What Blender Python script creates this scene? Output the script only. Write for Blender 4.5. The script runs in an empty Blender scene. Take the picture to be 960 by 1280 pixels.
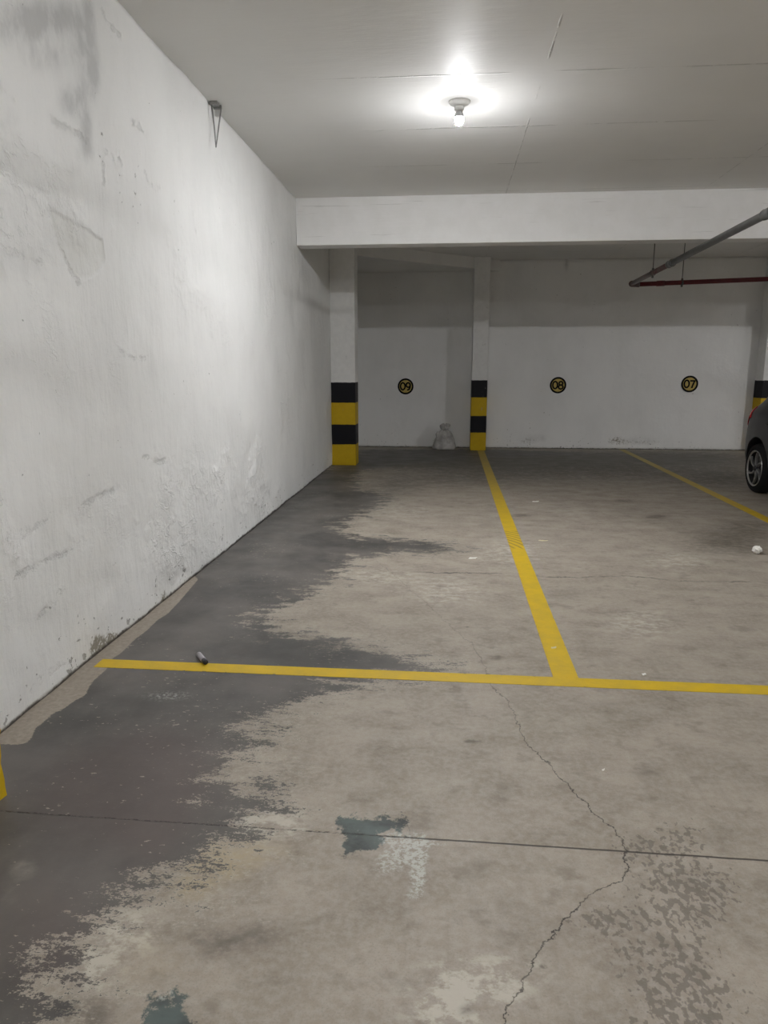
import bpy, bmesh, math, random
import numpy as np
from mathutils import Vector, Matrix, noise as mnoise

random.seed(7)
scene = bpy.context.scene
COL = scene.collection

# ------------------------------------------------------------------ camera
F = 890.0
TH = math.atan(178 / F)
AZ = math.atan(83 * math.cos(TH) / F)
EYE = np.array([0.0, 0.0, 1.5])
cam = bpy.data.cameras.new('camera')
cam.sensor_fit = 'VERTICAL'
cam.sensor_height = 24.0
cam.lens = F / 1280 * 24.0
cam.clip_start = 0.02
camo = bpy.data.objects.new('camera', cam)
COL.objects.link(camo)
camo.location = EYE
camo.rotation_euler = (math.pi / 2 - TH, 0, AZ)
scene.camera = camo

_fw = np.array([-math.sin(AZ) * math.cos(TH), math.cos(AZ) * math.cos(TH), -math.sin(TH)])
_rt = np.array([math.cos(AZ), math.sin(AZ), 0.0])
_up = np.cross(_rt, _fw)

def onplane(px, py, axis, v):
    """survey helper: the point of a wall / floor plane measured in the photograph"""
    d = _fw + _rt * (px - 480) / F + _up * (640 - py) / F
    t = (v - EYE[axis]) / d[axis]
    return EYE + t * d

def fl(px, py):
    p = onplane(px, py, 2, 0.0)
    return (p[0], p[1])

def wl(px, py):
    p = onplane(px, py, 0, XL)
    return (p[1], p[2])

def wb(px, py):
    p = onplane(px, py, 1, YB)
    return (p[0], p[2])

# ------------------------------------------------------------------ dimensions
XL, XR = -1.86, 12.6      # side walls
YB, YF = 14.0, -8.0       # far wall, wall behind the viewer
HC = 3.49                 # ceiling

# ------------------------------------------------------------------ object helpers
def link_mesh(name, me, mats, parent=None, smooth=False):
    o = bpy.data.objects.new(name, me)
    COL.objects.link(o)
    if not isinstance(mats, (list, tuple)):
        mats = [mats]
    for m in mats:
        me.materials.append(m)
    if parent:
        o.parent = parent
    if smooth:
        for p in me.polygons:
            p.use_smooth = True
    return o

def obj(name, bm, mats, parent=None, smooth=False, bevel=0.0, seg=2):
    me = bpy.data.meshes.new(name)
    bmesh.ops.recalc_face_normals(bm, faces=bm.faces[:])
    bm.to_mesh(me)
    bm.free()
    o = link_mesh(name, me, mats, parent, smooth)
    if bevel:
        b = o.modifiers.new('bevel', 'BEVEL')
        b.width = bevel
        b.segments = seg
        b.limit_method = 'ANGLE'
    return o

def tag(o, label=None, cat=None, group=None, kind=None):
    if label: o['label'] = label
    if cat: o['category'] = cat
    if group: o['group'] = group
    if kind: o['kind'] = kind
    return o

def thing(name, loc, label, cat, group=None, rz=0.0):
    o = bpy.data.objects.new(name, None)
    o.empty_display_size = 0.1
    COL.objects.link(o)
    o.location = loc
    o.rotation_euler = (0, 0, rz)
    return tag(o, label, cat, group)

def box(bm, lo, hi):
    vs = [bm.verts.new((x, y, z)) for x in (lo[0], hi[0]) for y in (lo[1], hi[1]) for z in (lo[2], hi[2])]
    for f in ((0, 1, 3, 2), (4, 6, 7, 5), (0, 4, 5, 1), (2, 3, 7, 6), (0, 2, 6, 4), (1, 5, 7, 3)):
        bm.faces.new([vs[i] for i in f])
    return vs

def boxbm(lo, hi):
    bm = bmesh.new()
    box(bm, lo, hi)
    return bm

def lathe(bm, prof, axis='Z', n=32, org=(0, 0, 0), cap=True):
    """prof: list of (radius, height)"""
    rings = []
    for r, h in prof:
        ring = []
        for i in range(n):
            a = 2 * math.pi * i / n
            c, s = r * math.cos(a), r * math.sin(a)
            p = {'Z': (c, s, h), 'X': (h, c, s), 'Y': (c, h, s)}[axis]
            ring.append(bm.verts.new((p[0] + org[0], p[1] + org[1], p[2] + org[2])))
        rings.append(ring)
    for a, b in zip(rings, rings[1:]):
        for i in range(n):
            bm.faces.new((a[i], a[(i + 1) % n], b[(i + 1) % n], b[i]))
    if cap:
        bm.faces.new(rings[0][::-1])
        bm.faces.new(rings[-1])
    return rings

def tube(bm, pts, r, n=12, cap=True):
    pts = [Vector(p) for p in pts]
    rad = r if isinstance(r, (list, tuple)) else [r] * len(pts)
    rings = []
    ref = None
    for i, p in enumerate(pts):
        t = (pts[min(i + 1, len(pts) - 1)] - pts[max(i - 1, 0)]).normalized()
        if ref is None:
            ref = t.orthogonal().normalized()
        ref = (ref - t * ref.dot(t)).normalized()
        b = t.cross(ref)
        rings.append([bm.verts.new(p + (ref * math.cos(2 * math.pi * k / n) + b * math.sin(2 * math.pi * k / n)) * rad[i]) for k in range(n)])
    for a, b in zip(rings, rings[1:]):
        for k in range(n):
            bm.faces.new((a[k], a[(k + 1) % n], b[(k + 1) % n], b[k]))
    if cap:
        bm.faces.new(rings[0][::-1])
        bm.faces.new(rings[-1])

def ribbon(bm, pts, w, y0, y1, closed=False):
    """flat brush stroke in the XZ plane, between depths y0 (front) and y1 (back)"""
    n = len(pts)
    L = []
    for i in range(n):
        a = pts[(i - 1) % n] if (closed or i > 0) else pts[i]
        b = pts[(i + 1) % n] if (closed or i < n - 1) else pts[i]
        dx, dz = b[0] - a[0], b[1] - a[1]
        l = math.hypot(dx, dz) or 1
        nx, nz = -dz / l * w / 2, dx / l * w / 2
        x, z = pts[i]
        L.append([bm.verts.new(q) for q in ((x + nx, y0, z + nz), (x - nx, y0, z - nz), (x - nx, y1, z - nz), (x + nx, y1, z + nz))])
    rng = range(n) if closed else range(n - 1)
    for i in rng:
        A, B = L[i], L[(i + 1) % n]
        for k in range(4):
            bm.faces.new((A[k], A[(k + 1) % 4], B[(k + 1) % 4], B[k]))
    if not closed:
        bm.faces.new(L[0][::-1])
        bm.faces.new(L[-1])

# ------------------------------------------------------------------ node helper
class NT:
    def __init__(self, name):
        self.m = bpy.data.materials.new(name)
        self.m.use_nodes = True
        self.t = self.m.node_tree
        self.t.nodes.clear()
        self.out = self.t.nodes.new('ShaderNodeOutputMaterial')
        self.p = self.t.nodes.new('ShaderNodeBsdfPrincipled')
        self.t.links.new(self.p.outputs[0], self.out.inputs[0])
        self._co = None
    def lk(self, s, d):
        self.t.links.new(s, d)
    def put(self, inp, v):
        if hasattr(v, 'is_linked') or hasattr(v, 'links'):
            self.lk(v, inp)
        else:
            inp.default_value = v
    def co(self):
        if self._co is None:
            n = self.t.nodes.new('ShaderNodeTexCoord')
            self._co = n.outputs['Object']
        return self._co
    def xyz(self):
        n = self.t.nodes.new('ShaderNodeSeparateXYZ')
        self.lk(self.co(), n.inputs[0])
        return n.outputs
    def scale(self, s, off=(0, 0, 0)):
        n = self.t.nodes.new('ShaderNodeMapping')
        self.lk(self.co(), n.inputs['Vector'])
        n.inputs['Scale'].default_value = s
        n.inputs['Location'].default_value = off
        return n.outputs[0]
    def noise(self, sc, det=4, rough=0.55, vec=None, dist=0.0):
        n = self.t.nodes.new('ShaderNodeTexNoise')
        self.lk(vec or self.co(), n.inputs['Vector'])
        n.inputs['Scale'].default_value = sc
        n.inputs['Detail'].default_value = det
        n.inputs['Roughness'].default_value = rough
        n.inputs['Distortion'].default_value = dist
        return n.outputs['Fac']
    def voro(self, sc, vec=None, feat='F1', rnd=1.0):
        n = self.t.nodes.new('ShaderNodeTexVoronoi')
        n.feature = feat
        self.lk(vec or self.co(), n.inputs['Vector'])
        n.inputs['Scale'].default_value = sc
        n.inputs['Randomness'].default_value = rnd
        return n.outputs['Distance']
    def mth(self, op, a, b=0.0, c=None, clamp=False):
        n = self.t.nodes.new('ShaderNodeMath')
        n.operation = op
        n.use_clamp = clamp
        self.put(n.inputs[0], a)
        self.put(n.inputs[1], b)
        if c is not None:
            self.put(n.inputs[2], c)
        return n.outputs[0]
    def ss(self, v, lo, hi, a=0.0, b=1.0):
        n = self.t.nodes.new('ShaderNodeMapRange')
        n.interpolation_type = 'SMOOTHSTEP'
        self.put(n.inputs['Value'], v)
        n.inputs['From Min'].default_value = lo
        n.inputs['From Max'].default_value = hi
        n.inputs['To Min'].default_value = a
        n.inputs['To Max'].default_value = b
        return n.outputs['Result']
    def mix(self, f, a, b, mode='MIX'):
        n = self.t.nodes.new('ShaderNodeMix')
        n.data_type = 'RGBA'
        n.blend_type = mode
        n.clamp_factor = True
        self.put(n.inputs[0], f)
        for i, v in ((6, a), (7, b)):
            if isinstance(v, (tuple, list)):
                n.inputs[i].default_value = (v[0], v[1], v[2], 1.0)
            else:
                self.lk(v, n.inputs[i])
        return n.outputs[2]
    def attr(self, name):
        n = self.t.nodes.new('ShaderNodeAttribute')
        n.attribute_name = name
        return n.outputs['Fac']
    def bump(self, h, strength=0.5, dist=0.01, prev=None):
        n = self.t.nodes.new('ShaderNodeBump')
        n.inputs['Strength'].default_value = strength
        n.inputs['Distance'].default_value = dist
        self.lk(h, n.inputs['Height'])
        if prev is not None:
            self.lk(prev, n.inputs['Normal'])
        return n.outputs[0]
    def done(self, col=None, rough=0.6, metal=0.0, nrm=None, spec=None, coat=None, alpha=None):
        if col is not None:
            if isinstance(col, (tuple, list)):
                self.p.inputs['Base Color'].default_value = (col[0], col[1], col[2], 1)
            else:
                self.lk(col, self.p.inputs['Base Color'])
        self.put(self.p.inputs['Roughness'], rough)
        self.put(self.p.inputs['Metallic'], metal)
        if nrm is not None:
            self.lk(nrm, self.p.inputs['Normal'])
        if spec is not None:
            self.p.inputs['Specular IOR Level'].default_value = spec
        if coat is not None:
            self.p.inputs['Coat Weight'].default_value = coat
            self.p.inputs['Coat Roughness'].default_value = 0.08
        if alpha is not None:
            self.lk(alpha, self.p.inputs['Alpha'])
        return self.m

def simple(name, col, rough=0.5, metal=0.0, sc=40, var=0.12, bumps=0.1, coat=None, spec=None):
    n = NT(name)
    f = n.noise(sc, 4)
    c = n.mix(n.ss(f, 0.3, 0.7), tuple(v * (1 - var) for v in col), tuple(min(1, v * (1 + var)) for v in col))
    return n.done(c, rough, metal, n.bump(f, bumps, 0.003) if bumps else None, spec, coat)

# ------------------------------------------------------------------ mask helpers (numpy)
def sd_poly(P, Q, poly):
    """signed distance, positive inside"""
    poly = np.asarray(poly, float)
    d = np.full(P.shape, 1e9)
    ins = np.zeros(P.shape, bool)
    n = len(poly)
    for i in range(n):
        ax, ay = poly[i]
        bx, by = poly[(i + 1) % n]
        ex, ey = bx - ax, by - ay
        L = ex * ex + ey * ey + 1e-12
        t = np.clip(((P - ax) * ex + (Q - ay) * ey) / L, 0, 1)
        d = np.minimum(d, (P - ax - t * ex) ** 2 + (Q - ay - t * ey) ** 2)
        c = ((ay > Q) != (by > Q))
        xi = ax + (Q - ay) / (by - ay + 1e-12) * ex
        ins ^= c & (P < xi)
    d = np.sqrt(d)
    return np.where(ins, d, -d)

def gsum(P, Q, f, lst):
    """sum of soft spots; each (px, py, rx, ry[, weight]) measured in the photograph, laid onto the surface"""
    out = np.zeros(P.shape)
    for g in lst:
        w = g[4] if len(g) > 4 else 1.0
        c = np.array(f(g[0], g[1]))
        u = np.array(f(g[0] + g[2], g[1])) - c
        v = np.array(f(g[0], g[1] - g[3])) - c
        M = np.linalg.inv(np.array([u, v]).T + np.eye(2) * 1e-9)
        a = M[0, 0] * (P - c[0]) + M[0, 1] * (Q - c[1])
        b = M[1, 0] * (P - c[0]) + M[1, 1] * (Q - c[1])
        out += w * np.exp(-(a * a + b * b))
    return out

def grid_mesh(name, us, vs, to3, attrs):
    U, V = np.meshgrid(us, vs)
    nu, nv = len(us), len(vs)
    co = to3(U, V)
    me = bpy.data.meshes.new(name)
    i = np.arange(nu * nv).reshape(nv, nu)
    quads = np.stack([i[:-1, :-1], i[:-1, 1:], i[1:, 1:], i[1:, :-1]], -1).reshape(-1, 4)
    nf = len(quads)
    me.vertices.add(nu * nv)
    me.vertices.foreach_set('co', co.reshape(-1).astype(np.float32))
    me.loops.add(nf * 4)
    me.loops.foreach_set('vertex_index', quads.reshape(-1).astype(np.int32))
    me.polygons.add(nf)
    me.polygons.foreach_set('loop_start', (np.arange(nf) * 4).astype(np.int32))
    me.update(calc_edges=True)
    me.validate()
    for k, arr in attrs(U, V).items():
        a = me.attributes.new(k, 'FLOAT', 'POINT')
        a.data.foreach_set('value', arr.reshape(-1).astype(np.float32))
    return me

# ================================================================== MATERIALS
YELLOW = (0.56, 0.375, 0.012)
BLACK = (0.008, 0.008, 0.011)
WHITE = (0.80, 0.80, 0.785)

def mat_floor():
    n = NT('worn_concrete')
    x, y, z = n.xyz()
    st = n.scale((0.75, 1.0, 1.0))
    big = n.noise(0.9, 5, 0.6)
    mid = n.noise(4.5, 8, 0.62, st)
    fine = n.noise(38, 5, 0.7)
    grit = n.noise(160, 3, 0.8)
    conc = n.mix(n.ss(mid, 0.32, 0.68), (0.236, 0.200, 0.159), (0.350, 0.304, 0.250))
    conc = n.mix(n.ss(big, 0.35, 0.7, 0, 0.55), conc, (0.304, 0.267, 0.220))
    conc = n.mix(n.ss(fine, 0.36, 0.66, 0, 0.45), conc, (0.40, 0.37, 0.325))
    conc = n.mix(n.ss(grit, 0.5, 0.72, 0, 0.40), conc, (0.15, 0.13, 0.11))
    blot = n.noise(9, 7, 0.65, n.scale((0.8, 1.0, 1), (3, 7, 0)))
    conc = n.mix(n.ss(blot, 0.52, 0.68, 0, 0.50), conc, (0.165, 0.142, 0.115))
    # trowel streaks along the bay
    strk = n.noise(7, 4, 0.6, n.scale((2.2, 0.25, 1)))
    conc = n.mix(n.ss(strk, 0.55, 0.75, 0, 0.22), conc, (0.18, 0.16, 0.135))
    # pale efflorescence and brown grime with their own outlines
    edge = n.noise(16, 8, 0.72, n.scale((0.8, 1.1, 1), (1, 2, 0)))
    pale = n.mth('MULTIPLY', n.attr('pale'), n.ss(edge, 0.38, 0.62, 0.05, 1.6))
    conc = n.mix(n.ss(pale, 0.1, 0.95, 0, 0.8), conc, (0.50, 0.47, 0.40))
    ochre = n.mth('MULTIPLY', n.attr('ochre'), n.ss(edge, 0.3, 0.7, 0.5, 1.3))
    conc = n.mix(n.ss(ochre, 0.1, 1.0, 0, 0.6), conc, (0.40, 0.325, 0.20))
    grime = n.mth('MULTIPLY', n.attr('grime'), n.ss(edge, 0.3, 0.7, 0.4, 1.5))
    conc = n.mix(n.ss(grime, 0.08, 1.0, 0, 0.78), conc, (0.115, 0.098, 0.08))
    # splashes: droplets run together
    drn = n.noise(50, 2, 0.55, n.scale((1.0, 0.75, 1), (5, 1, 0)), 0.15)
    dr = n.mth('ADD', n.mth('MULTIPLY', n.mth('MINIMUM', n.attr('drops'), 1.0), 0.22), drn)
    conc = n.mix(n.mth('MULTIPLY', n.ss(dr, 0.67, 0.74, 0, 0.60), n.ss(n.attr('drops'), 0.05, 0.3)), conc, (0.115, 0.100, 0.083))
    spots = n.mth('SUBTRACT', 1.0, n.ss(n.voro(2.6, n.scale((1, 1.0, 1), (0.3, 0.2, 0))), 0.018, 0.05))
    spots = n.mth('MULTIPLY', spots, n.ss(fine, 0.35, 0.55))
    conc = n.mix(n.mth('MULTIPLY', spots, 0.75), conc, (0.07, 0.06, 0.05))
    fl2 = n.mth('SUBTRACT', 1.0, n.ss(n.voro(5.5, n.scale((0.8, 1.2, 1), (0.7, 0.4, 0))), 0.03, 0.075))
    fl2 = n.mth('MULTIPLY', fl2, n.mth('MULTIPLY', n.ss(n.noise(1.7, 3), 0.46, 0.56), n.ss(fine, 0.4, 0.6)))
    conc = n.mix(n.mth('MULTIPLY', fl2, 0.7), conc, (0.085, 0.072, 0.06))
    # dark floor paint, flaking along its edge
    e1 = n.noise(5.5, 10, 0.72, n.scale((0.55, 1.0, 1), (2, 5, 0)))
    e2 = n.noise(75, 6, 0.75, n.scale((0.65, 1.0, 1), (9, 5, 0)))
    s = n.attr('paint')
    sd = n.mth('ADD', s, n.mth('MULTIPLY', n.mth('SUBTRACT', e1, 0.5), 0.50))
    sd = n.mth('ADD', sd, n.mth('MULTIPLY', n.mth('SUBTRACT', e2, 0.5), 0.75))
    e3 = n.noise(200, 3, 0.7, n.scale((0.7, 1.0, 1)))
    sd = n.mth('ADD', sd, n.mth('MULTIPLY', n.mth('SUBTRACT', e3, 0.5), 0.35))
    e4 = n.noise(12, 6, 0.65, n.scale((0.45, 1.2, 1), (3, 8, 0)))
    sd = n.mth('ADD', sd, n.mth('MULTIPLY', n.mth('SUBTRACT', e4, 0.5), 0.75))
    e5 = n.mth('MULTIPLY', n.mth('SUBTRACT', n.noise(8.5, 9, 0.66, n.scale((0.8, 1.1, 1), (6, 2, 0))), 0.5), n.ss(y, 3.0, 5.0, 0.15, 1.1))
    sd = n.mth('ADD', sd, e5)
    pm = n.ss(sd, -0.012, 0.03)
    chip = n.noise(44, 5, 0.6, n.scale((0.7, 1.2, 1), (4, 4, 0)))
    chip = n.ss(n.mth('ADD', chip, n.ss(n.noise(2.3, 3), 0.35, 0.75, -0.06, 0.06)), 0.635, 0.67)
    pm = n.mth('MULTIPLY', pm, n.mth('SUBTRACT', 1.0, n.mth('MULTIPLY', chip, 0.85)))
    pv = n.noise(2.2, 6, 0.6, n.scale((1, 0.8, 1), (8, 3, 0)))
    pcol = n.mix(n.ss(pv, 0.3, 0.7), (0.070, 0.067, 0.063), (0.142, 0.131, 0.120))
    pcol = n.mix(n.ss(n.attr('plum'), 0.1, 1.0, 0, 0.6), pcol, (0.108, 0.084, 0.080))
    pcol = n.mix(n.ss(n.attr('grime'), 0.1, 1.0, 0, 0.6), pcol, (0.055, 0.055, 0.052))
    pcol = n.mix(n.ss(fine, 0.55, 0.8, 0, 0.35), pcol, (0.17, 0.16, 0.145))
    pcol = n.mix(n.ss(n.mth('MULTIPLY', n.attr('pale'), edge), 0.15, 0.6, 0, 0.7), pcol, (0.26, 0.24, 0.21))
    # a paler rim of bare cement where the paint came away
    rim = n.mth('MULTIPLY', n.ss(sd, -0.16, -0.01), n.ss(e2, 0.4, 0.65))
    conc = n.mix(n.mth('MULTIPLY', rim, 0.58), conc, (0.46, 0.43, 0.36))
    col = n.mix(pm, conc, pcol)
    # worn paint film by the back of the bays, with light falloff painted in
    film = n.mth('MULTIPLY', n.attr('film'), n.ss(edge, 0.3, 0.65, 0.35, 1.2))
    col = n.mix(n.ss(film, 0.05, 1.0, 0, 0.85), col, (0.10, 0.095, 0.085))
    # strip of bare cement along the foot of the wall
    sp = n.ss(n.mth('ADD', n.attr('strip'), n.mth('MULTIPLY', n.mth('SUBTRACT', e2, 0.5), 0.03)), -0.002, 0.004)
    col = n.mix(sp, col, n.mix(n.ss(fine, 0.3, 0.7), (0.25, 0.215, 0.175), (0.34, 0.30, 0.25)))
    # teal paint spill
    td = n.mth('ADD', n.attr('teal'), n.mth('MULTIPLY', n.mth('SUBTRACT', n.noise(22, 7, 0.7), 0.5), 0.17))
    tcol = n.mix(n.ss(mid, 0.4, 0.62), (0.034, 0.042, 0.042), (0.080, 0.108, 0.105))
    col = n.mix(n.ss(td, -0.006, 0.012, 0, 0.93), col, tcol)
    # white bloom beside the spill
    wm = n.ss(n.mth('MULTIPLY', n.attr('bloom'), n.ss(n.noise(60, 6, 0.75), 0.38, 0.62, 0.1, 1.6)), 0.25, 1.2, 0, 0.70)
    col = n.mix(wm, col, (0.52, 0.54, 0.50))
    # saw-cut joint across the bays, cracks
    wob = n.mth('MULTIPLY', n.mth('SUBTRACT', n.noise(12, 4), 0.5), 0.006)
    jy = n.mth('ADD', n.mth('SUBTRACT', y, n.mth('MULTIPLY_ADD', x, -0.0089, 2.071)), wob)
    jm = n.ss(n.mth('ABSOLUTE', jy), 0.0025, 0.0055, 1, 0)
    jm = n.mth('MULTIPLY', jm, n.mth('MAXIMUM', n.ss(x, -0.35, 0.0, 0.0, 1.0), n.ss(e2, 0.42, 0.56)))
    cw = n.mth('ADD', n.mth('MULTIPLY', n.mth('SUBTRACT', n.noise(9, 6, 0.65), 0.5), 0.09), n.mth('MULTIPLY', n.mth('SUBTRACT', n.noise(50, 3), 0.5), 0.016))
    c1 = n.mth('ABSOLUTE', n.mth('ADD', n.attr('crack'), cw))
    cm = n.mth('MULTIPLY', n.ss(c1, 0.0006, 0.0034, 1, 0), n.mth('MULTIPLY', n.ss(n.noise(5, 3), 0.28, 0.5, 0.45, 1.0), n.ss(y, 2.6, 4.0, 1.0, 0.4)))
    c2 = n.mth('ABSOLUTE', n.mth('ADD', n.attr('hair'), n.mth('MULTIPLY', cw, 1.6)))
    hm = n.mth('MULTIPLY', n.ss(c2, 0.004, 0.016, 1, 0), n.ss(n.noise(3, 4), 0.38, 0.58, 0.1, 0.85))
    hm = n.mth('MULTIPLY', hm, n.ss(x, -0.5, 0.0))
    dk = n.mth('MAXIMUM', n.mth('MAXIMUM', jm, cm), hm)
    col = n.mix(n.mth('MULTIPLY', dk, 0.88), col, (0.03, 0.026, 0.022))
    h = n.mth('ADD', n.mth('MULTIPLY', fine, 0.25), n.mth('ADD', n.mth('MULTIPLY', grit, 0.12), n.mth('MULTIPLY', mid, 0.35)))
    h = n.mth('ADD', h, n.mth('MULTIPLY', pm, 0.12))
    h = n.mth('SUBTRACT', h, n.mth('MULTIPLY', dk, 0.9))
    rough = n.mth('SUBTRACT', n.ss(mid, 0.3, 0.7, 0.62, 0.5), n.mth('MULTIPLY', pm, 0.08))
    return n.done(col, rough, 0, n.bump(h, 0.35, 0.006), 0.35)

def mat_plaster(name, base=WHITE, lump=0.55, chips=True, stains=True, coarse=1.0):
    n = NT(name)
    x, y, z = n.xyz()
    a = n.noise(1.6 * coarse, 3, 0.5)
    b = n.noise(6.5 * coarse, 7, 0.62, None, 0.35)
    c = n.noise(34, 6, 0.7, n.scale((1, 0.7, 1.3)))
    ridg = n.voro(3.2 * coarse, n.scale((1, 1, 1.5)), 'SMOOTH_F1')
    tone = n.noise(1.1, 6, 0.6, n.scale((1, 1, 0.6), (2, 2, 2)))
    col = n.mix(n.ss(tone, 0.35, 0.7), base, tuple(v * 0.92 for v in base))
    col = n.mix(n.ss(c, 0.55, 0.8, 0, 0.16), col, tuple(v * 0.75 for v in base))
    def ridge(sc, off, wdt, st=(1, 1, 1)):
        v = n.noise(sc, 5, 0.6, n.scale(st, off), 0.4)
        return n.ss(n.mth('ABSOLUTE', n.mth('SUBTRACT', v, 0.5)), 0.0, wdt, 1, 0)
    area1 = n.ss(n.noise(1.3, 4, 0.6, n.scale((1, 1, 1), (6, 2, 8))), 0.52, 0.68)
    area2 = n.ss(n.noise(1.9, 4, 0.6, n.scale((1, 1, 1), (1, 5, 3))), 0.54, 0.68)
    h = n.mth('ADD', n.mth('MULTIPLY', a, 1.4), n.mth('MULTIPLY', b, n.mth('MULTIPLY_ADD', area1, 0.7, 0.22)))
    h = n.mth('ADD', h, n.mth('MULTIPLY', n.mth('MULTIPLY', ridge(2.6, (3, 3, 1), 0.022, (1, 1, 1.3)), area1), 0.12))
    h = n.mth('ADD', h, n.mth('MULTIPLY', n.mth('MULTIPLY', ridge(6.0, (8, 1, 4), 0.03, (1, 0.9, 1.2)), area2), 0.06))
    h = n.mth('ADD', h, n.mth('MULTIPLY', c, n.mth('MULTIPLY_ADD', area2, 0.10, 0.05)))
    trow = n.noise(5, 5, 0.6, n.scale((1, 1.6, 0.35), (2, 8, 1)))
    h = n.mth('ADD', h, n.mth('MULTIPLY', trow, 0.36))
    if stains:
        e = n.noise(7, 7, 0.65, n.scale((1, 1, 0.7), (4, 1, 2)))
        sm = n.ss(n.mth('MULTIPLY', n.attr('stain'), n.ss(e, 0.3, 0.7, 0.5, 1.3)), 0.05, 1.0, 0, 0.75)
        col = n.mix(sm, col, (0.44, 0.445, 0.44))
        pd = n.mth('ADD', n.attr('patch'), n.mth('MULTIPLY', n.mth('SUBTRACT', e, 0.5), 0.06))
        pm = n.ss(pd, -0.01, 0.02)
        col = n.mix(n.mth('MULTIPLY', n.mth('MULTIPLY', pm, n.ss(e, 0.3, 0.65, 0.35, 1.0)), 0.55), col, (0.61, 0.615, 0.575))
        h = n.mth('SUBTRACT', h, n.mth('MULTIPLY', pm, 0.25))
        sv = n.mth('ADD', n.attr('scar'), n.mth('MULTIPLY', n.mth('SUBTRACT', n.noise(20, 6, 0.75), 0.5), 0.10))
        brk = n.ss(n.noise(9, 3, 0.6, n.scale((1, 1, 1), (5, 5, 1))), 0.40, 0.58, 0.1, 1.0)
        sw = n.mth('MULTIPLY', n.ss(sv, 0.0, 0.022, 1, 0), brk)
        h = n.mth('SUBTRACT', h, n.mth('MULTIPLY', sw, 0.20))
        col = n.mix(n.mth('MULTIPLY', n.mth('MULTIPLY', n.ss(sv, -0.004, 0.008, 1, 0), brk), 0.35), col, (0.40, 0.40, 0.39))
        mo = n.ss(n.mth('MULTIPLY', n.attr('mould'), n.ss(n.noise(26, 7, 0.75), 0.35, 0.6, 0.0, 1.6)), 0.25, 0.8)
        col = n.mix(n.mth('MULTIPLY', mo, 0.85), col, (0.20, 0.175, 0.125))
    if chips:
        cn = n.noise(24, 4, 0.55, n.scale((1, 0.8, 1.0), (7, 3, 1)))
        area = n.noise(1.9, 4, 0.55, n.scale((1, 1, 1), (3, 9, 4)))
        low = n.ss(z, 0.0, 0.45, 0.095, 0.0)
        cm = n.ss(n.mth('ADD', n.mth('ADD', cn, low), n.ss(area, 0.35, 0.75, -0.05, 0.05)), 0.72, 0.75)
        col = n.mix(n.mth('MULTIPLY', cm, 0.75), col, (0.30, 0.295, 0.275))
        h = n.mth('SUBTRACT', h, n.mth('MULTIPLY', cm, 0.8))
        # dark line painted for the shaded gap where plaster stops above the slab
        gap_shade = n.ss(n.mth('ADD', z, n.mth('MULTIPLY', n.mth('SUBTRACT', n.noise(9, 6, 0.7), 0.5), 0.05)), 0.004, 0.022, 1, 0)
        col = n.mix(n.mth('MULTIPLY', gap_shade, 0.85), col, (0.085, 0.075, 0.06))
    return n.done(col, 0.62, 0, n.bump(h, lump, 0.06), 0.3)

def mat_ceiling():
    n = NT('painted_concrete_ceiling')
    x, y, z = n.xyz()
    a = n.noise(5, 5, 0.6, n.scale((0.5, 1.6, 1)))
    b = n.noise(30, 4, 0.6, n.scale((0.35, 2.0, 1)))
    h = n.mth('ADD', n.mth('MULTIPLY', a, 0.55), n.mth('MULTIPLY', b, 0.10))
    gate = n.ss(n.noise(1.3, 4, 0.6), 0.40, 0.55)
    g2 = n.ss(n.noise(9, 4, 0.7), 0.36, 0.54)
    # formwork board seams
    fy = n.mth('ABSOLUTE', n.mth('SUBTRACT', n.mth('FRACT', n.mth('ADD', n.mth('DIVIDE', n.mth('SUBTRACT', y, 5.42), 1.1), 0.5)), 0.5))
    sy = n.ss(n.mth('ADD', fy, n.mth('MULTIPLY', n.mth('SUBTRACT', a, 0.5), 0.010)), 0.003, 0.012, 1, 0)
    gate = n.mth('MULTIPLY', gate, n.ss(x, -1.1, -0.4))
    fx = n.mth('ABSOLUTE', n.mth('SUBTRACT', n.mth('FRACT', n.mth('ADD', n.mth('DIVIDE', n.mth('SUBTRACT', x, 0.60), 2.2), 0.5)), 0.5))
    sx = n.ss(n.mth('ADD', fx, n.mth('MULTIPLY', n.mth('SUBTRACT', a, 0.5), 0.004)), 0.001, 0.004, 1, 0)
    seam = n.mth('MULTIPLY', n.mth('MAXIMUM', sy, sx), n.mth('MULTIPLY', gate, g2))
    h = n.mth('ADD', h, n.mth('MULTIPLY', seam, 1.6))
    tone = n.noise(0.8, 4)
    col = n.mix(n.ss(tone, 0.3, 0.7), (0.78, 0.78, 0.765), (0.73, 0.73, 0.715))
    col = n.mix(n.mth('MULTIPLY', seam, 0.40), col, (0.35, 0.35, 0.33))
    return n.done(col, 0.60, 0, n.bump(h, 0.5, 0.012), 0.2)

def mat_beam():
    n = NT('board_formed_white_paint')
    x, y, z = n.xyz()
    a = n.noise(18, 5, 0.6, n.scale((0.10, 0.1, 2.2)))
    b = n.noise(5, 5, 0.6)
    c = n.ss(n.noise(22, 3, 0.5, n.scale((0.06, 1, 1.8), (0, 0, 3))), 0.66, 0.70)
    col = n.mix(n.ss(b, 0.3, 0.7), (0.88, 0.88, 0.875), (0.84, 0.84, 0.83))
    col = n.mix(n.mth('MULTIPLY', c, 0.30), col, (0.42, 0.42, 0.40))
    h = n.mth('SUBTRACT', n.mth('ADD', n.mth('MULTIPLY', a, 0.5), n.mth('MULTIPLY', b, 0.3)), n.mth('MULTIPLY', c, 0.5))
    return n.done(col, 0.55, 0, n.bump(h, 0.35, 0.01), 0.35)

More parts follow.
